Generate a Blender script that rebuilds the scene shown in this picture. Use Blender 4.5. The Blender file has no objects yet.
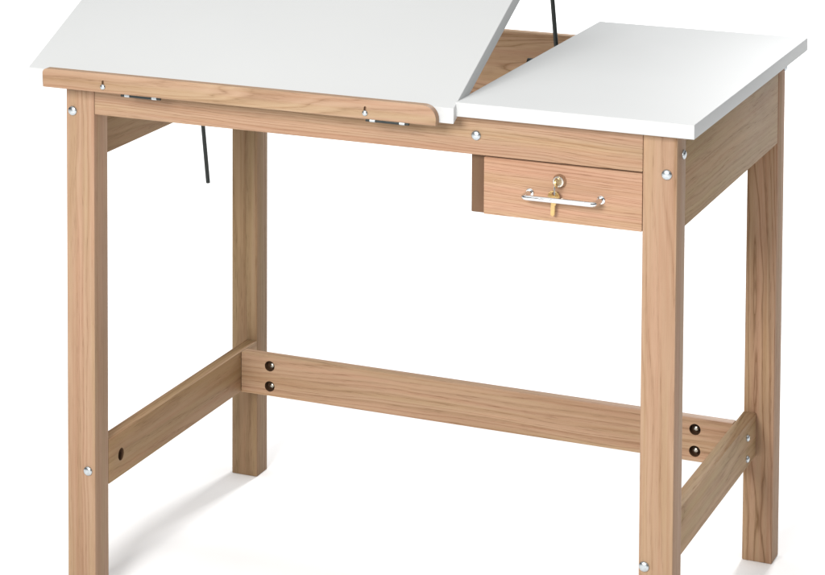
import bpy, bmesh, math, random
from mathutils import Vector, Matrix, Euler
random.seed(7)
scene = bpy.context.scene
COL = scene.collection
R = math.radians

# ------------------------------------------------------------------ sizes (metres)
W, D = 1.0, 0.705                 # frame width and depth
LW, LD = 0.0507, 0.0488           # leg section
ZF = 0.8698                       # top of the frame
ZRAIL = 0.8082                    # lower edge of front rail
ZAP = 0.7223                      # lower edge of side aprons
ZT = 0.8915                       # surface of the fixed top
TA = 0.0232                       # apron thickness
ST0, ST1 = 0.1832, 0.2580         # stretcher bottom / top
STI, STH = 0.0512, 0.0219         # stretcher inner face, thickness
YS = 0.5824                       # front face of the rear stretcher

# ------------------------------------------------------------------ node helpers
def new_mat(name):
    m = bpy.data.materials.new(name); m.use_nodes = True
    nt = m.node_tree
    return m, nt, nt.nodes['Principled BSDF']

def N(nt, kind, **kw):
    n = nt.nodes.new(kind)
    for k, v in kw.items():
        if k in n.inputs: n.inputs[k].default_value = v
        else: setattr(n, k, v)
    return n

def math_node(nt, op, a, b=None, c=None):
    n = nt.nodes.new('ShaderNodeMath'); n.operation = op
    for i, v in enumerate((a, b, c)):
        if v is None: continue
        if isinstance(v, (int, float)): n.inputs[i].default_value = v
        else: nt.links.new(v, n.inputs[i])
    return n.outputs[0]

def ramp(nt, fac, stops):
    n = nt.nodes.new('ShaderNodeValToRGB')
    e = n.color_ramp.elements
    while len(e) < len(stops): e.new(0.5)
    for el, (p, c) in zip(e, stops):
        el.position = p; el.color = (*c, 1)
    nt.links.new(fac, n.inputs[0])
    return n.outputs[0]

def mix(nt, kind, fac, a, b):
    n = nt.nodes.new('ShaderNodeMix'); n.data_type = 'RGBA'; n.blend_type = kind
    for sock, v in ((n.inputs[0], fac), (n.inputs[6], a), (n.inputs[7], b)):
        if isinstance(v, (int, float)): sock.default_value = v
        elif isinstance(v, tuple): sock.default_value = (*v, 1)
        else: nt.links.new(v, sock)
    return n.outputs[2]

_seed = [0]
def wood(axis, heart=(0.05, 0.11), slope=0.10, rings=170.0, contrast=1.0, tint=(1, 1, 1), wob=1.0):
    """Oak with growth rings cut by the board: axis is the grain direction, heart the offset of the log's axis."""
    _seed[0] += 1
    rnd = random.Random(_seed[0] * 13 + 5)
    m, nt, bs = new_mat('oiled_oak_%d' % _seed[0])
    L = nt.links.new
    tc = N(nt, 'ShaderNodeTexCoord')
    # bring the grain direction to local X and move every board to its own place in the log
    sp = N(nt, 'ShaderNodeSeparateXYZ'); L(tc.outputs['Object'], sp.inputs[0])
    o = {'X': ('X', 'Y', 'Z'), 'Y': ('Y', 'Z', 'X'), 'Z': ('Z', 'X', 'Y')}[axis]
    cb = N(nt, 'ShaderNodeCombineXYZ')
    off = (rnd.uniform(-9, 9), rnd.uniform(-.02, .02), rnd.uniform(-.02, .02))
    for i in range(3):
        L(math_node(nt, 'ADD', sp.outputs[o[i]], off[i] if i == 0 else off[i] * .3), cb.inputs[i])
    P = cb.outputs[0]
    def noise(scale, detail, rough, dist=0.0):
        mm = N(nt, 'ShaderNodeMapping'); mm.inputs['Scale'].default_value = scale
        L(P, mm.inputs['Vector'])
        n = N(nt, 'ShaderNodeTexNoise', Scale=1.0, Detail=detail, Roughness=rough, Distortion=dist)
        L(mm.outputs[0], n.inputs['Vector'])
        return n.outputs['Fac']
    warp = noise((2.2, 11, 11), 2.0, .5)
    warp2 = noise((7, 60, 60), 2.0, .5)
    s2 = N(nt, 'ShaderNodeSeparateXYZ'); L(P, s2.inputs[0])
    along = math_node(nt, 'SUBTRACT', sp.outputs[o[0]], rnd.uniform(.2, .6))
    # distance from the heart of the log; the heart drifts along the board, which gives the cathedrals
    yy = math_node(nt, 'ADD', math_node(nt, 'SUBTRACT', sp.outputs[o[1]], heart[0]), math_node(nt, 'MULTIPLY', along, slope))
    zz = math_node(nt, 'SUBTRACT', sp.outputs[o[2]], heart[1])
    rad = math_node(nt, 'SQRT', math_node(nt, 'ADD', math_node(nt, 'MULTIPLY', yy, yy), math_node(nt, 'MULTIPLY', zz, zz)))
    rad = math_node(nt, 'ADD', rad, math_node(nt, 'MULTIPLY', math_node(nt, 'SUBTRACT', warp, .5), .030 * wob))
    rad = math_node(nt, 'ADD', rad, math_node(nt, 'MULTIPLY', math_node(nt, 'SUBTRACT', warp2, .5), .0065 * wob))
    n1d = N(nt, 'ShaderNodeTexNoise', Scale=1.0, Detail=2.0, Roughness=.6); n1d.noise_dimensions = '1D'
    L(math_node(nt, 'MULTIPLY', rad, rings * .33), n1d.inputs['W'])          # uneven years
    rad = math_node(nt, 'ADD', rad, math_node(nt, 'MULTIPLY', math_node(nt, 'SUBTRACT', n1d.outputs['Fac'], .5), 3.2 / rings))
    ringv = math_node(nt, 'FRACT', math_node(nt, 'MULTIPLY', rad, rings))
    idx = math_node(nt, 'FLOOR', math_node(nt, 'MULTIPLY', rad, rings))
    wn = N(nt, 'ShaderNodeTexWhiteNoise'); wn.noise_dimensions = '1D'; L(idx, wn.inputs['W'])
    t = tint
    def c(r, g, b): return (r * t[0], g * t[1], b * t[2])
    light, mid, dark = c(.375, .250, .164), c(.338, .215, .136), c(.215, .125, .070)
    k = contrast
    dk = tuple(m_ + (d_ - m_) * k for m_, d_ in zip(mid, dark))
    ringc = ramp(nt, ringv, [(0.0, dk), (0.16, mid), (0.55, light), (0.86, mid), (1.0, dk)])
    # years differ from one another
    ringc = mix(nt, 'MIX', math_node(nt, 'MULTIPLY', wn.outputs['Value'], .60), ringc, light)
    # pores: short dark streaks, denser in the early wood
    pores = noise((30, 900, 900), 2.0, .6)
    pmask = ramp(nt, pores, [(0.0, (1, 1, 1)), (0.36, (1, 1, 1)), (0.45, (0, 0, 0)), (1.0, (0, 0, 0))])
    early = ramp(nt, ringv, [(0.0, (1, 1, 1)), (0.30, (.35, .35, .35)), (0.8, (.15, .15, .15)), (1.0, (1, 1, 1))])
    pf = math_node(nt, 'MULTIPLY', math_node(nt, 'MULTIPLY', pmask, early), .62 * (0.6 + .4 * k))
    col = mix(nt, 'MIX', pf, ringc, c(.150, .080, .042))
    # slow drift of tone and pink / straw streaks
    drift = noise((3.0, 26, 26), 3.0, .55)
    col = mix(nt, 'MULTIPLY', .85, col, ramp(nt, drift, [(0.25, (.86, .80, .76)), (0.55, (1, 1, 1)), (0.8, (1.10, 1.04, .98))]))
    streak = noise((1.3, 190, 190), 2.0, .5)
    col = mix(nt, 'MULTIPLY', .8, col, ramp(nt, streak, [(0.3, (.90, .84, .79)), (0.5, (1, 1, 1)), (0.75, (1.04, 1.05, 1.06))]))
    hue = noise((2.0, 60, 60), 2.0, .5)
    col = mix(nt, 'MULTIPLY', .6, col, ramp(nt, hue, [(0.32, (1.05, .97, 1.0)), (0.5, (1, 1, 1)), (0.66, (.965, 1.02, .93))]))
    L(col, bs.inputs['Base Color'])
    rr = math_node(nt, 'ADD', math_node(nt, 'MULTIPLY', pf, .25), .54)
    L(rr, bs.inputs['Roughness'])
    bs.inputs['Specular IOR Level'].default_value = .13
    bp = N(nt, 'ShaderNodeBump', Strength=.22, Distance=.0006)
    L(math_node(nt, 'SUBTRACT', 1.0, pf), bp.inputs['Height']); L(bp.outputs[0], bs.inputs['Normal'])
    return m

def laminate(name, colour):
    m, nt, bs = new_mat(name)
    L = nt.links.new
    tc = N(nt, 'ShaderNodeTexCoord')
    n1 = N(nt, 'ShaderNodeTexNoise', Scale=5.0, Detail=3.0, Roughness=.5); L(tc.outputs['Object'], n1.inputs['Vector'])
    n2 = N(nt, 'ShaderNodeTexNoise', Scale=900.0, Detail=2.0, Roughness=.6); L(tc.outputs['Object'], n2.inputs['Vector'])
    a = tuple(v * .985 for v in colour)
    col = ramp(nt, n1.outputs['Fac'], [(0.3, a), (0.7, colour)])
    L(col, bs.inputs['Base Color'])
    L(math_node(nt, 'ADD', math_node(nt, 'MULTIPLY', n1.outputs['Fac'], .08), .48), bs.inputs['Roughness'])
    bs.inputs['Specular IOR Level'].default_value = .07
    bp = N(nt, 'ShaderNodeBump', Strength=.10, Distance=.0003); L(n2.outputs['Fac'], bp.inputs['Height'])
    L(bp.outputs[0], bs.inputs['Normal'])
    return m

def metal(name, colour, rough, scratch=350.0, metallic=1.0):
    m, nt, bs = new_mat(name)
    L = nt.links.new
    tc = N(nt, 'ShaderNodeTexCoord')
    n = N(nt, 'ShaderNodeTexNoise', Scale=scratch, Detail=3.0, Roughness=.6); L(tc.outputs['Object'], n.inputs['Vector'])
    col = ramp(nt, n.outputs['Fac'], [(0.3, tuple(c * .86 for c in colour)), (0.65, colour)])
    L(col, bs.inputs['Base Color'])
    L(math_node(nt, 'ADD', math_node(nt, 'MULTIPLY', n.outputs['Fac'], .12), rough - .06), bs.inputs['Roughness'])
    bs.inputs['Metallic'].default_value = metallic
    return m

WHITE = laminate('white_laminate', (.525, .534, .533))
CHROME = metal('bright_chrome', (.82, .83, .84), .12)
ZINC = metal('zinc_plated_steel', (.54, .58, .60), .30)
BLACK = metal('blackened_steel', (.035, .040, .038), .38, metallic=.7)
DULL = metal('dull_steel', (.50, .47, .40), .30)
BRASS = metal('yellow_brass', (.56, .40, .18), .30)
NICKEL = metal('worn_nickel', (.58, .54, .48), .22)
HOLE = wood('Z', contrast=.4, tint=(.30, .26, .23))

# ------------------------------------------------------------------ mesh helpers
def link(name, me, parent, mats):
    o = bpy.data.objects.new(name, me)
    COL.objects.link(o)
    for m in (mats if isinstance(mats, (list, tuple)) else [mats]): o.data.materials.append(m)
    if parent is not None: o.parent = parent
    return o

def finish(bm, name, mats, parent, smooth=False):
    bmesh.ops.recalc_face_normals(bm, faces=bm.faces)
    me = bpy.data.meshes.new(name); bm.to_mesh(me); bm.free()
    if smooth:
        for p in me.polygons: p.use_smooth = True
        me.set_sharp_from_angle(angle=R(40))
    return link(name, me, parent, mats)

def add_box(bm, x0, x1, y0, y1, z0, z1, bevel=0.0, seg=2):
    vs = [bm.verts.new((x, y, z)) for x in (x0, x1) for y in (y0, y1) for z in (z0, z1)]
    idx = [(0, 1, 3, 2), (4, 6, 7, 5), (0, 4, 5, 1), (2, 3, 7, 6), (0, 2, 6, 4), (1, 5, 7, 3)]
    fs = [bm.faces.new([vs[i] for i in f]) for f in idx]
    if bevel:
        es = {e for f in fs for e in f.edges}
        bmesh.ops.bevel(bm, geom=list(es), offset=bevel, segments=seg, profile=.5, affect='EDGES')
    return vs

def box(name, dims, mat, parent, bevel=.0016, seg=2):
    bm = bmesh.new(); add_box(bm, *dims, bevel=bevel, seg=seg)
    return finish(bm, name, mat, parent, smooth=True)

def add_cyl(bm, p, d, r, h, seg=28, r2=None, mi=0):
    """solid cylinder from p along d"""
    d = Vector(d).normalized(); rot = d.to_track_quat('Z', 'Y').to_matrix().to_4x4()
    mat = Matrix.Translation(Vector(p) + d * h / 2) @ rot
    res = bmesh.ops.create_cone(bm, cap_ends=True, segments=seg, radius1=r, radius2=r if r2 is None else r2, depth=h, matrix=mat)
    for f in {f for v in res['verts'] for f in v.link_faces}: f.material_index = mi
    return res['verts']

def add_lathe(bm, p, d, prof, seg=28, mi=0):
    """prof: list of (distance along d, radius); closed at ends where the radius is 0"""
    d = Vector(d).normalized(); q = d.to_track_quat('Z', 'Y').to_matrix()
    rows = []
    for h, r in prof:
        if r <= 1e-7: rows.append([bm.verts.new(Vector(p) + q @ Vector((0, 0, h)))])
        else: rows.append([bm.verts.new(Vector(p) + q @ Vector((r * math.cos(2 * math.pi * i / seg), r * math.sin(2 * math.pi * i / seg), h))) for i in range(seg)])
    for a, b in zip(rows, rows[1:]):
        for i in range(seg):
            j = (i + 1) % seg
            if len(a) == 1 and len(b) == 1: continue
            if len(a) == 1: f = bm.faces.new((a[0], b[i], b[j]))
            elif len(b) == 1: f = bm.faces.new((a[i], a[j], b[0]))
            else: f = bm.faces.new((a[i], a[j], b[j], b[i]))
            f.material_index = mi
    for row in (rows[0], rows[-1]):
        if len(row) > 1:
            f = bm.faces.new(row); f.material_index = mi

def add_tube(bm, pts, r, seg=14, mi=0):
    pts = [Vector(p) for p in pts]
    rows = []; prev = None
    for i, p in enumerate(pts):
        t = (pts[min(i + 1, len(pts) - 1)] - pts[max(i - 1, 0)]).normalized()
        if prev is None:
            n = t.orthogonal().normalized()
        else:
            n = (prev - t * prev.dot(t)).normalized()
        prev = n; b = t.cross(n)
        rows.append([bm.verts.new(p + n * r * math.cos(2 * math.pi * k / seg) + b * r * math.sin(2 * math.pi * k / seg)) for k in range(seg)])
    for a, b in zip(rows, rows[1:]):
        for k in range(seg):
            f = bm.faces.new((a[k], a[(k + 1) % seg], b[(k + 1) % seg], b[k])); f.material_index = mi
    for row in (rows[0], rows[-1]):
        f = bm.faces.new(row); f.material_index = mi

def round_path(pts, rad, n=7):
    pts = [Vector(p) for p in pts]; out = [pts[0]]
    for a, b, c in zip(pts, pts[1:], pts[2:]):
        u, v = (a - b).normalized(), (c - b).normalized()
        s, e = b + u * rad, b + v * rad
        for i in range(n + 1):
            t = i / n
            out.append(s * (1 - t) ** 2 + b * 2 * t * (1 - t) + e * t ** 2)
    return out + [pts[-1]]

def drill(o, holes):
    """blind holes as real geometry: (point, direction, radius, depth)"""
    bm = bmesh.new()
    for p, d, r, h in holes: add_cyl(bm, Vector(p) - Vector(d).normalized() * .004, d, r, h + .004, seg=32)
    bmesh.ops.recalc_face_normals(bm, faces=bm.faces)
    me = bpy.data.meshes.new('cutter'); bm.to_mesh(me); bm.free()
    c = bpy.data.objects.new('cutter', me); COL.objects.link(c)
    cut_with(o, c)

def cut_with(o, c):
    md = o.modifiers.new('cut', 'BOOLEAN'); md.object = c; md.operation = 'DIFFERENCE'; md.solver = 'EXACT'
    dg = bpy.context.evaluated_depsgraph_get(); dg.update()
    me = bpy.data.meshes.new_from_object(o.evaluated_get(dg))
    o.modifiers.remove(md); o.data = me
    for p in me.polygons: p.use_smooth = True
    me.set_sharp_from_angle(angle=R(40))
    bpy.data.objects.remove(c)

def bolt(p, d, parent, r=.0078, label=None):
    """low domed carriage-bolt head with a thin skirt"""
    bm = bmesh.new()
    prof = [(-.004, r * .55), (-.0002, r * .55), (-.0002, r), (.0012, r)]
    for i in range(1, 8):
        a = math.pi / 2 * i / 7
        prof.append((.0012 + .0034 * math.sin(a), r * math.cos(a) if i < 7 else 0))
    add_lathe(bm, p, d, prof, 30)
    o = finish(bm, 'bolt', ZINC, parent, smooth=True)
    return o

def barrel_nut(p, d, parent, shift=(0, 0, 0)):
    """round nut at the bottom of a counterbore"""
    bm = bmesh.new()
    r = .0052
    add_lathe(bm, Vector(p) + Vector(shift), d, [(-.0040, r * .8), (.002, r), (.005, r), (.0066, r * .75), (.0074, 0)], 24)
    return finish(bm, 'nut', DULL, parent, smooth=True)

# ------------------------------------------------------------------ the table
table = bpy.data.objects.new('drafting_table', None)
COL.objects.link(table)
table.empty_display_size = .2
table['label'] = 'light oak drafting table with split white top, left half tilted up, and a small drawer'
table['category'] = 'drafting table'

FWD, RIGHT = (0, -1, 0), (1, 0, 0)
# legs
legs = {}
leg_woods = {
    'FL': wood('Z', heart=(.07, -.10), slope=.02, rings=210, contrast=.28, wob=.55),
    'FR': wood('Z', heart=(1.06, -.16), slope=.03, rings=170, contrast=.30, wob=.7),
    'RL': wood('Z', heart=(.02, .62), slope=.012, rings=150, contrast=.8, wob=.5, tint=(.78, .80, .72)),
    'RR': wood('Z', heart=(.97, .635), slope=.03, rings=190, contrast=1.15, wob=.7, tint=(1.0, .98, .95)),
}
for key, x0, y0 in (('FL', 0, 0), ('FR', W - LW, 0), ('RL', 0, D - LD), ('RR', W - LW, D - LD)):
    legs[key] = box('leg', (x0, x0 + LW, y0, y0 + LD, 0, ZF), leg_woods[key], table, bevel=.0020)
bolt((.0122, 0, .8113), FWD, legs['FL']); bolt((.0378, 0, .2190), FWD, legs['FL'])
bolt((.9848, 0, .8085), FWD, legs['FR']); bolt((.9580, 0, .2210), FWD, legs['FR'])
bolt((W, .0330, .8330), RIGHT, legs['FR'], r=.0070)
bolt((W, .6990, .8440), RIGHT, legs['RR'], r=.0065)

# rails and aprons of the upper frame
front_rail = box('front_rail', (LW + .0003, W - LW - .0003, .0006, .0226, ZRAIL, ZF - .0002),
                 wood('X', heart=(-.060, .735), slope=.03, rings=260, contrast=.8, wob=.7), table)
bolt((.6950, .0006, .8378), FWD, front_rail, r=.0075)
box('rear_rail', (LW + .0003, W - LW - .0003, D - .0232, D - .0010, ZAP, ZF - .0002),
    wood('X', heart=(.80, .80), slope=.04, rings=190, contrast=1.0, wob=.8, tint=(1.32, 1.32, 1.30)), table)
box('side_apron', (.0005, TA, LD + .0002, D - LD - .0002, ZAP, ZF - .0004),
    wood('Y', heart=(.83, .12), slope=.05, rings=110, contrast=.45, tint=(.84, .86, .74)), table)
right_apron = box('side_apron', (W - TA, W - .0005, LD + .0002, D - LD - .0002, ZAP, ZF - .0004),
    wood('Y', heart=(.83, .90), slope=.03, rings=140, contrast=.28, tint=(.84, .86, .72)), table)  # tint darkens this board's oak to stand in for shade on its side
divider = box('divider_apron', (.6800, .7042, .0232, D - .0236, .7150, ZF - .0002),
    wood('Z', heart=(.75, -.1), slope=.02, rings=120, contrast=.45, tint=(.40, .36, .33)), table)

# stretchers
left_st = box('side_stretcher', (STI - STH, STI, LD + .0002, D - LD - .0002, ST0, ST1),
    wood('Y', heart=(.25, -.05), slope=.03, rings=140, contrast=.5, tint=(.92, .90, .75)), table)
right_st = box('side_stretcher', (W - STI, W - STI + STH, LD + .0002, D - LD - .0002, ST0, ST1),
    wood('Y', heart=(.24, 1.06), slope=.03, rings=140, contrast=.5, tint=(1.03, 1.06, .94)), table)
rear_st = box('rear_stretcher', (STI + .0003, W - STI - .0003, YS, YS + STH, ST0, ST1),
    wood('X', heart=(.545, .285), slope=.03, rings=125, contrast=.65, wob=.9, tint=(1.05, 1.05, 1.03)), table)
hx, hz = (.1080, .8850), (.2385, .2012)
drill(rear_st, [((x, YS, z), (0, 1, 0), .0096, .0150) for x in hx for z in hz])
drill(left_st, [((STI, .0930, .2200), (-1, 0, 0), .0104, .0170)])
# bore walls and bottoms get a dark brown wood
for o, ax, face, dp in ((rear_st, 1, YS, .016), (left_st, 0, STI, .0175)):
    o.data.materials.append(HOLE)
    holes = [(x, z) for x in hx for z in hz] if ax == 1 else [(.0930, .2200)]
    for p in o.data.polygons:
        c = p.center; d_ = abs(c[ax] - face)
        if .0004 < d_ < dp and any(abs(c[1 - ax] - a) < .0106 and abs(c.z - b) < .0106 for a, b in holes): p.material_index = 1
for x in hx:
    for z in hz: barrel_nut((x + (.0022 if x < .5 else .0005), YS + .0110, z), FWD, rear_st)
barrel_nut((STI - .0168, .0930, .2200), RIGHT, left_st)
for z in (.2345, .1985): bolt((W - STI + STH, .5905, z), RIGHT, right_st, r=.0060)

# fixed half of the top
fixed_top = box('fixed_top', (.6712, 1.0313, -.0277, .7293, ZF, ZT), WHITE, table, bevel=.0010, seg=3)

# tilting half of the top: built flat in its own frame (x along the front edge, y up the slope, z out of the surface)
TILT = R(23.63); TH = .0216
BY, BZ = -.0386, .8602
BM = Matrix.Translation((0, BY, BZ)) @ Matrix.Rotation(TILT, 4, 'X')
bm = bmesh.new()
for v in add_box(bm, -.0488, .6728, 0, .757, 0, TH):
    if v.co.y < .1 and v.co.z > .01: v.co.y += TH * math.tan(TILT)      # front edge cut plumb
bmesh.ops.recalc_face_normals(bm, faces=bm.faces)
bmesh.ops.bevel(bm, geom=list(bm.edges), offset=.0010, segments=3, profile=.5, affect='EDGES')
board = finish(bm, 'tilting_top', WHITE, table, smooth=True)
board.matrix_local = BM
def bpt(x, a, h): return BM @ Vector((x, a, h))

# pencil ledge along the lower edge of the tilting top
def rounded_outline(x0, x1, z0, z1, rl, rr, n=10):
    pts = [(x0, z0 + .0008), (x0 + .0008, z0), (x1 - .0008, z0), (x1, z0 + .0008)]
    for i in range(n + 1):
        a = math.pi / 2 * i / n
        pts.append((x1 - rr + rr * math.cos(a), z1 - rr + rr * math.sin(a)))
    for i in range(n + 1):
        a = math.pi / 2 + math.pi / 2 * i / n
        pts.append((x0 + rl + rl * math.cos(a), z1 - rl + rl * math.sin(a)))
    return pts
bm = bmesh.new()
ol = rounded_outline(-.0150, .6500, -.0026, .0276, .0075, .0215)
LT = .0140
fa = [bm.verts.new((x, -LT, z)) for x, z in ol]; fb = [bm.verts.new((x, -.0002, z)) for x, z in ol]
ff = bm.faces.new(fa); bm.faces.new(fb[::-1])
for i in range(len(ol)):
    j = (i + 1) % len(ol); bm.faces.new((fa[i], fa[j], fb[j], fb[i]))
bmesh.ops.bevel(bm, geom=list(ff.edges), offset=.0014, segments=2, profile=.5, affect='EDGES')
ledge = finish(bm, 'pencil_ledge', wood('X', heart=(-.075, .03), slope=.03, rings=200, contrast=.55, wob=.8, tint=(1.0, 1.02, 1.03)), board, smooth=True)
ledge.matrix_local = Matrix.Rotation(-TILT, 4, 'X')
# adjusting slots with their screws
for x in (.0935, .5372):
    bm = bmesh.new(); add_box(bm, x - .0021, x + .0021, -LT - .004, -LT + .006, .0045, .0170, bevel=.0018)
    bmesh.ops.recalc_face_normals(bm, faces=bm.faces)
    me = bpy.data.meshes.new('cutter'); bm.to_mesh(me); bm.free()
    c = bpy.data.objects.new('cutter', me); COL.objects.link(c); c.matrix_world = Matrix.Translation((0, BY, BZ))
    bpy.context.view_layer.update()
    cut_with(ledge, c)
# dark spring catches tucked under the ledge
for x0, x1 in ((.1310, .1880), (.5440, .6010)):
    bm = bmesh.new(); y, z = -.0118, -.0040
    add_cyl(bm, (x0 + .008, y, z), (1, 0, 0), .0024, x1 - x0 - .016, 16, mi=0)
    for e in (x0 + .0005, x1 - .0090): add_cyl(bm, (e, y, z), (1, 0, 0), .0026, .0085, 16, mi=1)
    for e in (x0 - .0060, x1 - .0005): add_cyl(bm, (e, y, z), (1, 0, 0), .0023, .0065, 16, mi=0)
    add_box(bm, x0 - .004, x1 + .004, -.0120, .0060, -.0038, -.0027)
    finish(bm, 'ledge_catch', [BLACK, ZINC], ledge, smooth=True)
# ledge screws
for x in (.0935, .5372):
    bm = bmesh.new()
    add_lathe(bm, (x, -LT - .0001, .0068), (0, -1, 0), [(0, .0046), (.0008, .0046), (.0022, .0038), (.0030, .0022), (.0033, 0)], 22)
    finish(bm, 'ledge_screw', ZINC, ledge, smooth=True)

# support rods: hinged under the board, sliding through clamps on the aprons
def rod(x, y1, z1, y0, z0, face_x, name='support_rod'):
    """from the lower end (y0, z0) through (y1, z1) up to the underside of the board"""
    d = Vector((0, y1 - y0, z1 - z0)).normalized()
    # meet the plane of the board's underside
    n = Vector((0, -math.sin(TILT), math.cos(TILT))); q = Vector((x, BY, BZ))
    p0 = Vector((x, y0, z0)); s = (q - p0).dot(n) / d.dot(n)
    top = p0 + d * (s - .006)
    bm = bmesh.new(); add_tube(bm, [p0, p0.lerp(top, .5), top], .0037, 16)
    r_ = finish(bm, name, BLACK, table, smooth=True)
    bm = bmesh.new()                                        # lug on the underside
    add_box(bm, x - .010, x + .010, top.y - .018, top.y + .018, top.z + .0035, top.z + .006)
    add_box(bm, x + .0040, x + .0070, top.y - .008, top.y + .008, top.z - .008, top.z + .0045)
    add_cyl(bm, (x - .004, top.y, top.z - .001), (1, 0, 0), .0025, .013, 14)
    finish(bm, 'rod_lug', BLACK, r_, smooth=True)
    # clamp: block on the apron with a small knob
    zc = .850; c = p0 + d * ((zc - z0) / d.z)
    s_ = 1 if x > face_x else -1
    bm = bmesh.new()
    xa, xb = sorted((face_x, x + s_ * .007))
    add_box(bm, xa, xb, c.y - .011, c.y + .011, zc - .012, zc + .012, bevel=.002)
    add_cyl(bm, (x + s_ * .006, c.y, zc), (s_, 0, 0), .0035, .034, 16)
    add_cyl(bm, (x + s_ * .039, c.y, zc), (s_, 0, 0), .0085, .013, 20)
    finish(bm, 'rod_clamp', BLACK, r_, smooth=True)
rod(.0410, .4360, .7210, .4610, .5960, TA)
rod(.6620, .4840, .9640, .5300, .8000, .6800)

# drawer with housing
DX0, DX1, DZ0, DZ1 = .7072, .9488, .7196, .8062
dw = wood('X', heart=(-.050, .655), slope=.04, rings=300, contrast=.8, wob=.8, tint=(1.17, 1.11, 1.13))
drawer = box('drawer', (DX0, DX1, .0004, .0190, DZ0, DZ1), dw, table, bevel=.0012)
bm = bmesh.new()
bx0, bx1, by0, by1 = DX0 + .006, DX1 - .006, .0192, .45
add_box(bm, bx0, bx0 + .011, by0, by1, DZ0 + .006, DZ1 - .010)
add_box(bm, bx1 - .011, bx1, by0, by1, DZ0 + .006, DZ1 - .010)
add_box(bm, bx0 + .0112, bx1 - .0112, by1 - .011, by1, DZ0 + .006, DZ1 - .010)
add_box(bm, bx0 + .0112, bx1 - .0112, by0, by1 - .0112, DZ0 + .007, DZ0 + .012)
finish(bm, 'drawer_box', wood('Y', contrast=.4), drawer)
box('drawer_runner', (.9505, .9765 - .0005, LD + .002, D - LD - .002, DZ0 + .012, DZ0 + .040), wood('Y', contrast=.4), table)
# chrome pull
bm = bmesh.new()
hp = round_path([(.7790, .0015, .7598), (.7760, -.0270, .7588), (.8855, -.0270, .7592), (.8872, .0015, .7602)], .0085, 8)
add_tube(bm, hp, .0041, 18)
for e in (hp[0], hp[-1]):
    add_lathe(bm, (e[0], .0004, e[2]), FWD, [(0, .0064), (.0008, .0064), (.0016, .0056), (.0017, .0040)], 22)
finish(bm, 'drawer_pull', CHROME, drawer, smooth=True)
# cam lock
LX, LZ = .8248, .7826
bm = bmesh.new()
add_lathe(bm, (LX, .0004, LZ), FWD, [(0, .0102), (.0014, .0102), (.0030, .0094), (.0070, .0090), (.0084, .0080), (.0086, .0060), (.0074, .0056), (.0074, 0)], 32)
finish(bm, 'drawer_lock', NICKEL, drawer, smooth=True)

# keys: one in the lock, one hanging from it
def key_mesh(bm, blade_len, bow_r):
    """key in its own plane: bow centred on the origin, blade along -Z"""
    seg = 26; t = .0011
    outer = [(bow_r * math.cos(2 * math.pi * i / seg), bow_r * .92 * math.sin(2 * math.pi * i / seg)) for i in range(seg)]
    hole = [(bow_r * .30 * math.cos(2 * math.pi * i / seg), bow_r * .45 + bow_r * .30 * math.sin(2 * math.pi * i / seg)) for i in range(seg)]
    v = {}
    for y in (-t, t):
        v[y] = ([bm.verts.new((a, y, b)) for a, b in outer], [bm.verts.new((a, y, b)) for a, b in hole])
    for i in range(seg):
        j = (i + 1) % seg
        for y in (-t, t): bm.faces.new((v[y][0][i], v[y][0][j], v[y][1][j], v[y][1][i]))
        bm.faces.new((v[-t][0][i], v[-t][0][j], v[t][0][j], v[t][0][i]))
        bm.faces.new((v[-t][1][i], v[-t][1][j], v[t][1][j], v[t][1][i]))
    w = .0036; z0 = -bow_r * .80; z1 = z0 - blade_len
    add_box(bm, -w * 1.25, w * 1.25, -t * 1.15, t * 1.15, z0 - .004, z0)
    prof = [(-w, z0 - .004), (-w, z1 + .002), (0, z1), (w * .8, z1 + .003)]
    zz = z1 + .003
    while zz < z0 - .007:
        prof += [(w * .45, zz + .0014), (w, zz + .0028)]; zz += .0028
    prof.append((w, z0 - .004))
    a = [bm.verts.new((x, -t * .9, z)) for x, z in prof]; b = [bm.verts.new((x, t * .9, z)) for x, z in prof]
    bm.faces.new(a); bm.faces.new(b[::-1])
    for i in range(len(prof)):
        j = (i + 1) % len(prof); bm.faces.new((a[i], a[j], b[j], b[i]))
bm = bmesh.new(); key_mesh(bm, .022, .0072)
k1 = finish(bm, 'drawer_key', BRASS, None, smooth=True)
# blade points into the lock (+Y): turn the key's -Z to +Y, bow flat upright
k1.matrix_world = Matrix.Translation((LX, -.0165, LZ)) @ Matrix.Rotation(R(90), 4, 'Y') @ Matrix.Rotation(R(90), 4, 'X')
k1['label'] = 'small brass key pushed into the round chrome lock of the drawer'
k1['category'] = 'key'
bm = bmesh.new(); key_mesh(bm, .0235, .0088)
k2 = finish(bm, 'drawer_key', BRASS, None, smooth=True)
k2.matrix_world = Matrix.Translation((.8190, -.0100, .7610)) @ Matrix.Rotation(R(2), 4, 'Y')
k2['label'] = 'spare brass key hanging below the drawer lock, behind the chrome pull'
k2['category'] = 'key'
bm = bmesh.new()
c0, rr = Vector((.8215, -.0150, .7715)), .0082
nrm = [(c0 + Vector((.25 * rr * math.cos(a), -.55 * rr * math.cos(a), rr * math.sin(a)))) for a in [2 * math.pi * i / 30 for i in range(31)]]
add_tube(bm, nrm, .0006, 8)
ring = finish(bm, 'key_ring', ZINC, None, smooth=True)
ring.parent = k2; ring.matrix_parent_inverse = k2.matrix_world.inverted()

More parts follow.
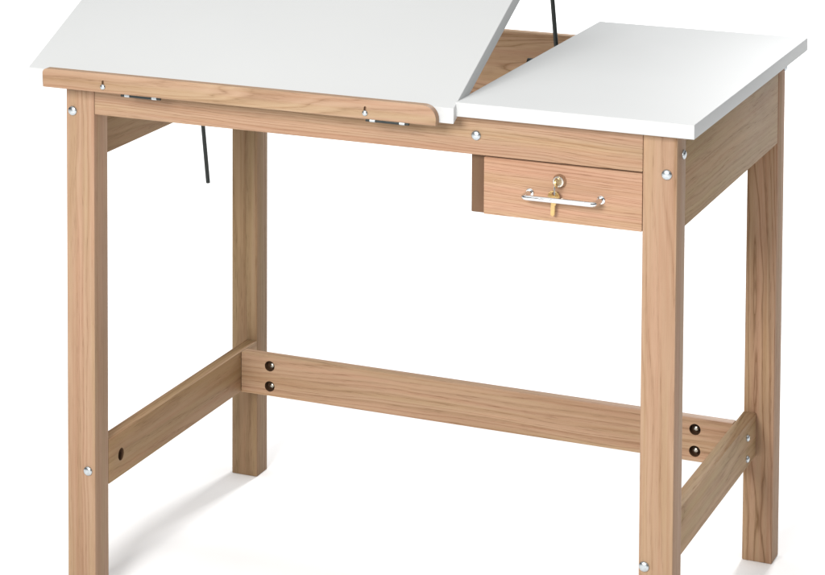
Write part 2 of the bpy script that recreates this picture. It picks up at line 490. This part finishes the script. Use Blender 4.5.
# ------------------------------------------------------------------ white studio floor
m, nt, bs = new_mat('white_paper_floor')
tc = N(nt, 'ShaderNodeTexCoord')
n1 = N(nt, 'ShaderNodeTexNoise', Scale=3.0, Detail=4.0); nt.links.new(tc.outputs['Object'], n1.inputs['Vector'])
nt.links.new(ramp(nt, n1.outputs['Fac'], [(.3, (.905, .905, .905)), (.7, (.915, .915, .915))]), bs.inputs['Base Color'])
bs.inputs['Roughness'].default_value = .9
bs.inputs['Specular IOR Level'].default_value = .1
bm = bmesh.new()
S = 45
vs = [bm.verts.new(p) for p in ((-S, -S, 0), (S, -S, 0), (S, S, 0), (-S, S, 0))]
bm.faces.new(vs)
floor = finish(bm, 'floor', m, None)
floor['kind'] = 'structure'

# ------------------------------------------------------------------ light: overhead dome, low front softbox, added high back lamp
DOME, FRONT, BACK = 1.25, 218.0, 575.0
world = bpy.data.worlds.new('World'); scene.world = world; world.use_nodes = True
wt = world.node_tree; bg = wt.nodes['Background']
tc = wt.nodes.new('ShaderNodeTexCoord')
sp = wt.nodes.new('ShaderNodeSeparateXYZ'); wt.links.new(tc.outputs['Generated'], sp.inputs[0])
wt.links.new(ramp(wt, sp.outputs['Z'], [(0.0, (.04, .04, .042)), (.45, (.06, .06, .062)), (.78, (1, 1, 1)), (1.0, (1, 1, 1))]), bg.inputs['Color'])
bg.inputs['Strength'].default_value = DOME

def softbox(name, loc, target, sx, sy, power, colour=(1, 1, 1)):
    l = bpy.data.lights.new(name, 'AREA'); l.shape = 'RECTANGLE'; l.size = sx; l.size_y = sy
    l.energy = power; l.color = colour
    o = bpy.data.objects.new(name, l); COL.objects.link(o)
    o.location = loc
    o.rotation_euler = (Vector(target) - Vector(loc)).to_track_quat('-Z', 'Y').to_euler()
    return o
softbox('front_softbox', (.35, -4.0, 2.35), (.5, .3, .5), 1.5, 1.2, FRONT, (1, .985, .965))
softbox('added_back_light', (.75, 8.2, 4.4), (.1, .35, .1), 1.15, 3.6, BACK)  # unseen lamp added to cast the shadow strip on the floor

# ------------------------------------------------------------------ camera (shift lens, verticals kept upright)
cam = bpy.data.cameras.new('Camera'); co = bpy.data.objects.new('Camera', cam); COL.objects.link(co)
co.location = (1.9575, -3.7112, 1.7071)
co.rotation_euler = (1.5020, .0029, .4688)
cam.sensor_width = 36; cam.sensor_fit = 'HORIZONTAL'
cam.lens = 2620.88 * 36 / 825
cam.shift_x = (412.5 - 107.52) / 825
cam.shift_y = (-263.865 - 287.5) / 825
cam.clip_start = .05; cam.clip_end = 300
scene.camera = co

scene.render.engine = 'CYCLES'
scene.cycles.use_denoising = True
scene.cycles.max_bounces = 8
vs_ = scene.view_settings
vs_.view_transform = 'Standard'; vs_.look = 'None'; vs_.exposure = 0; vs_.gamma = 1
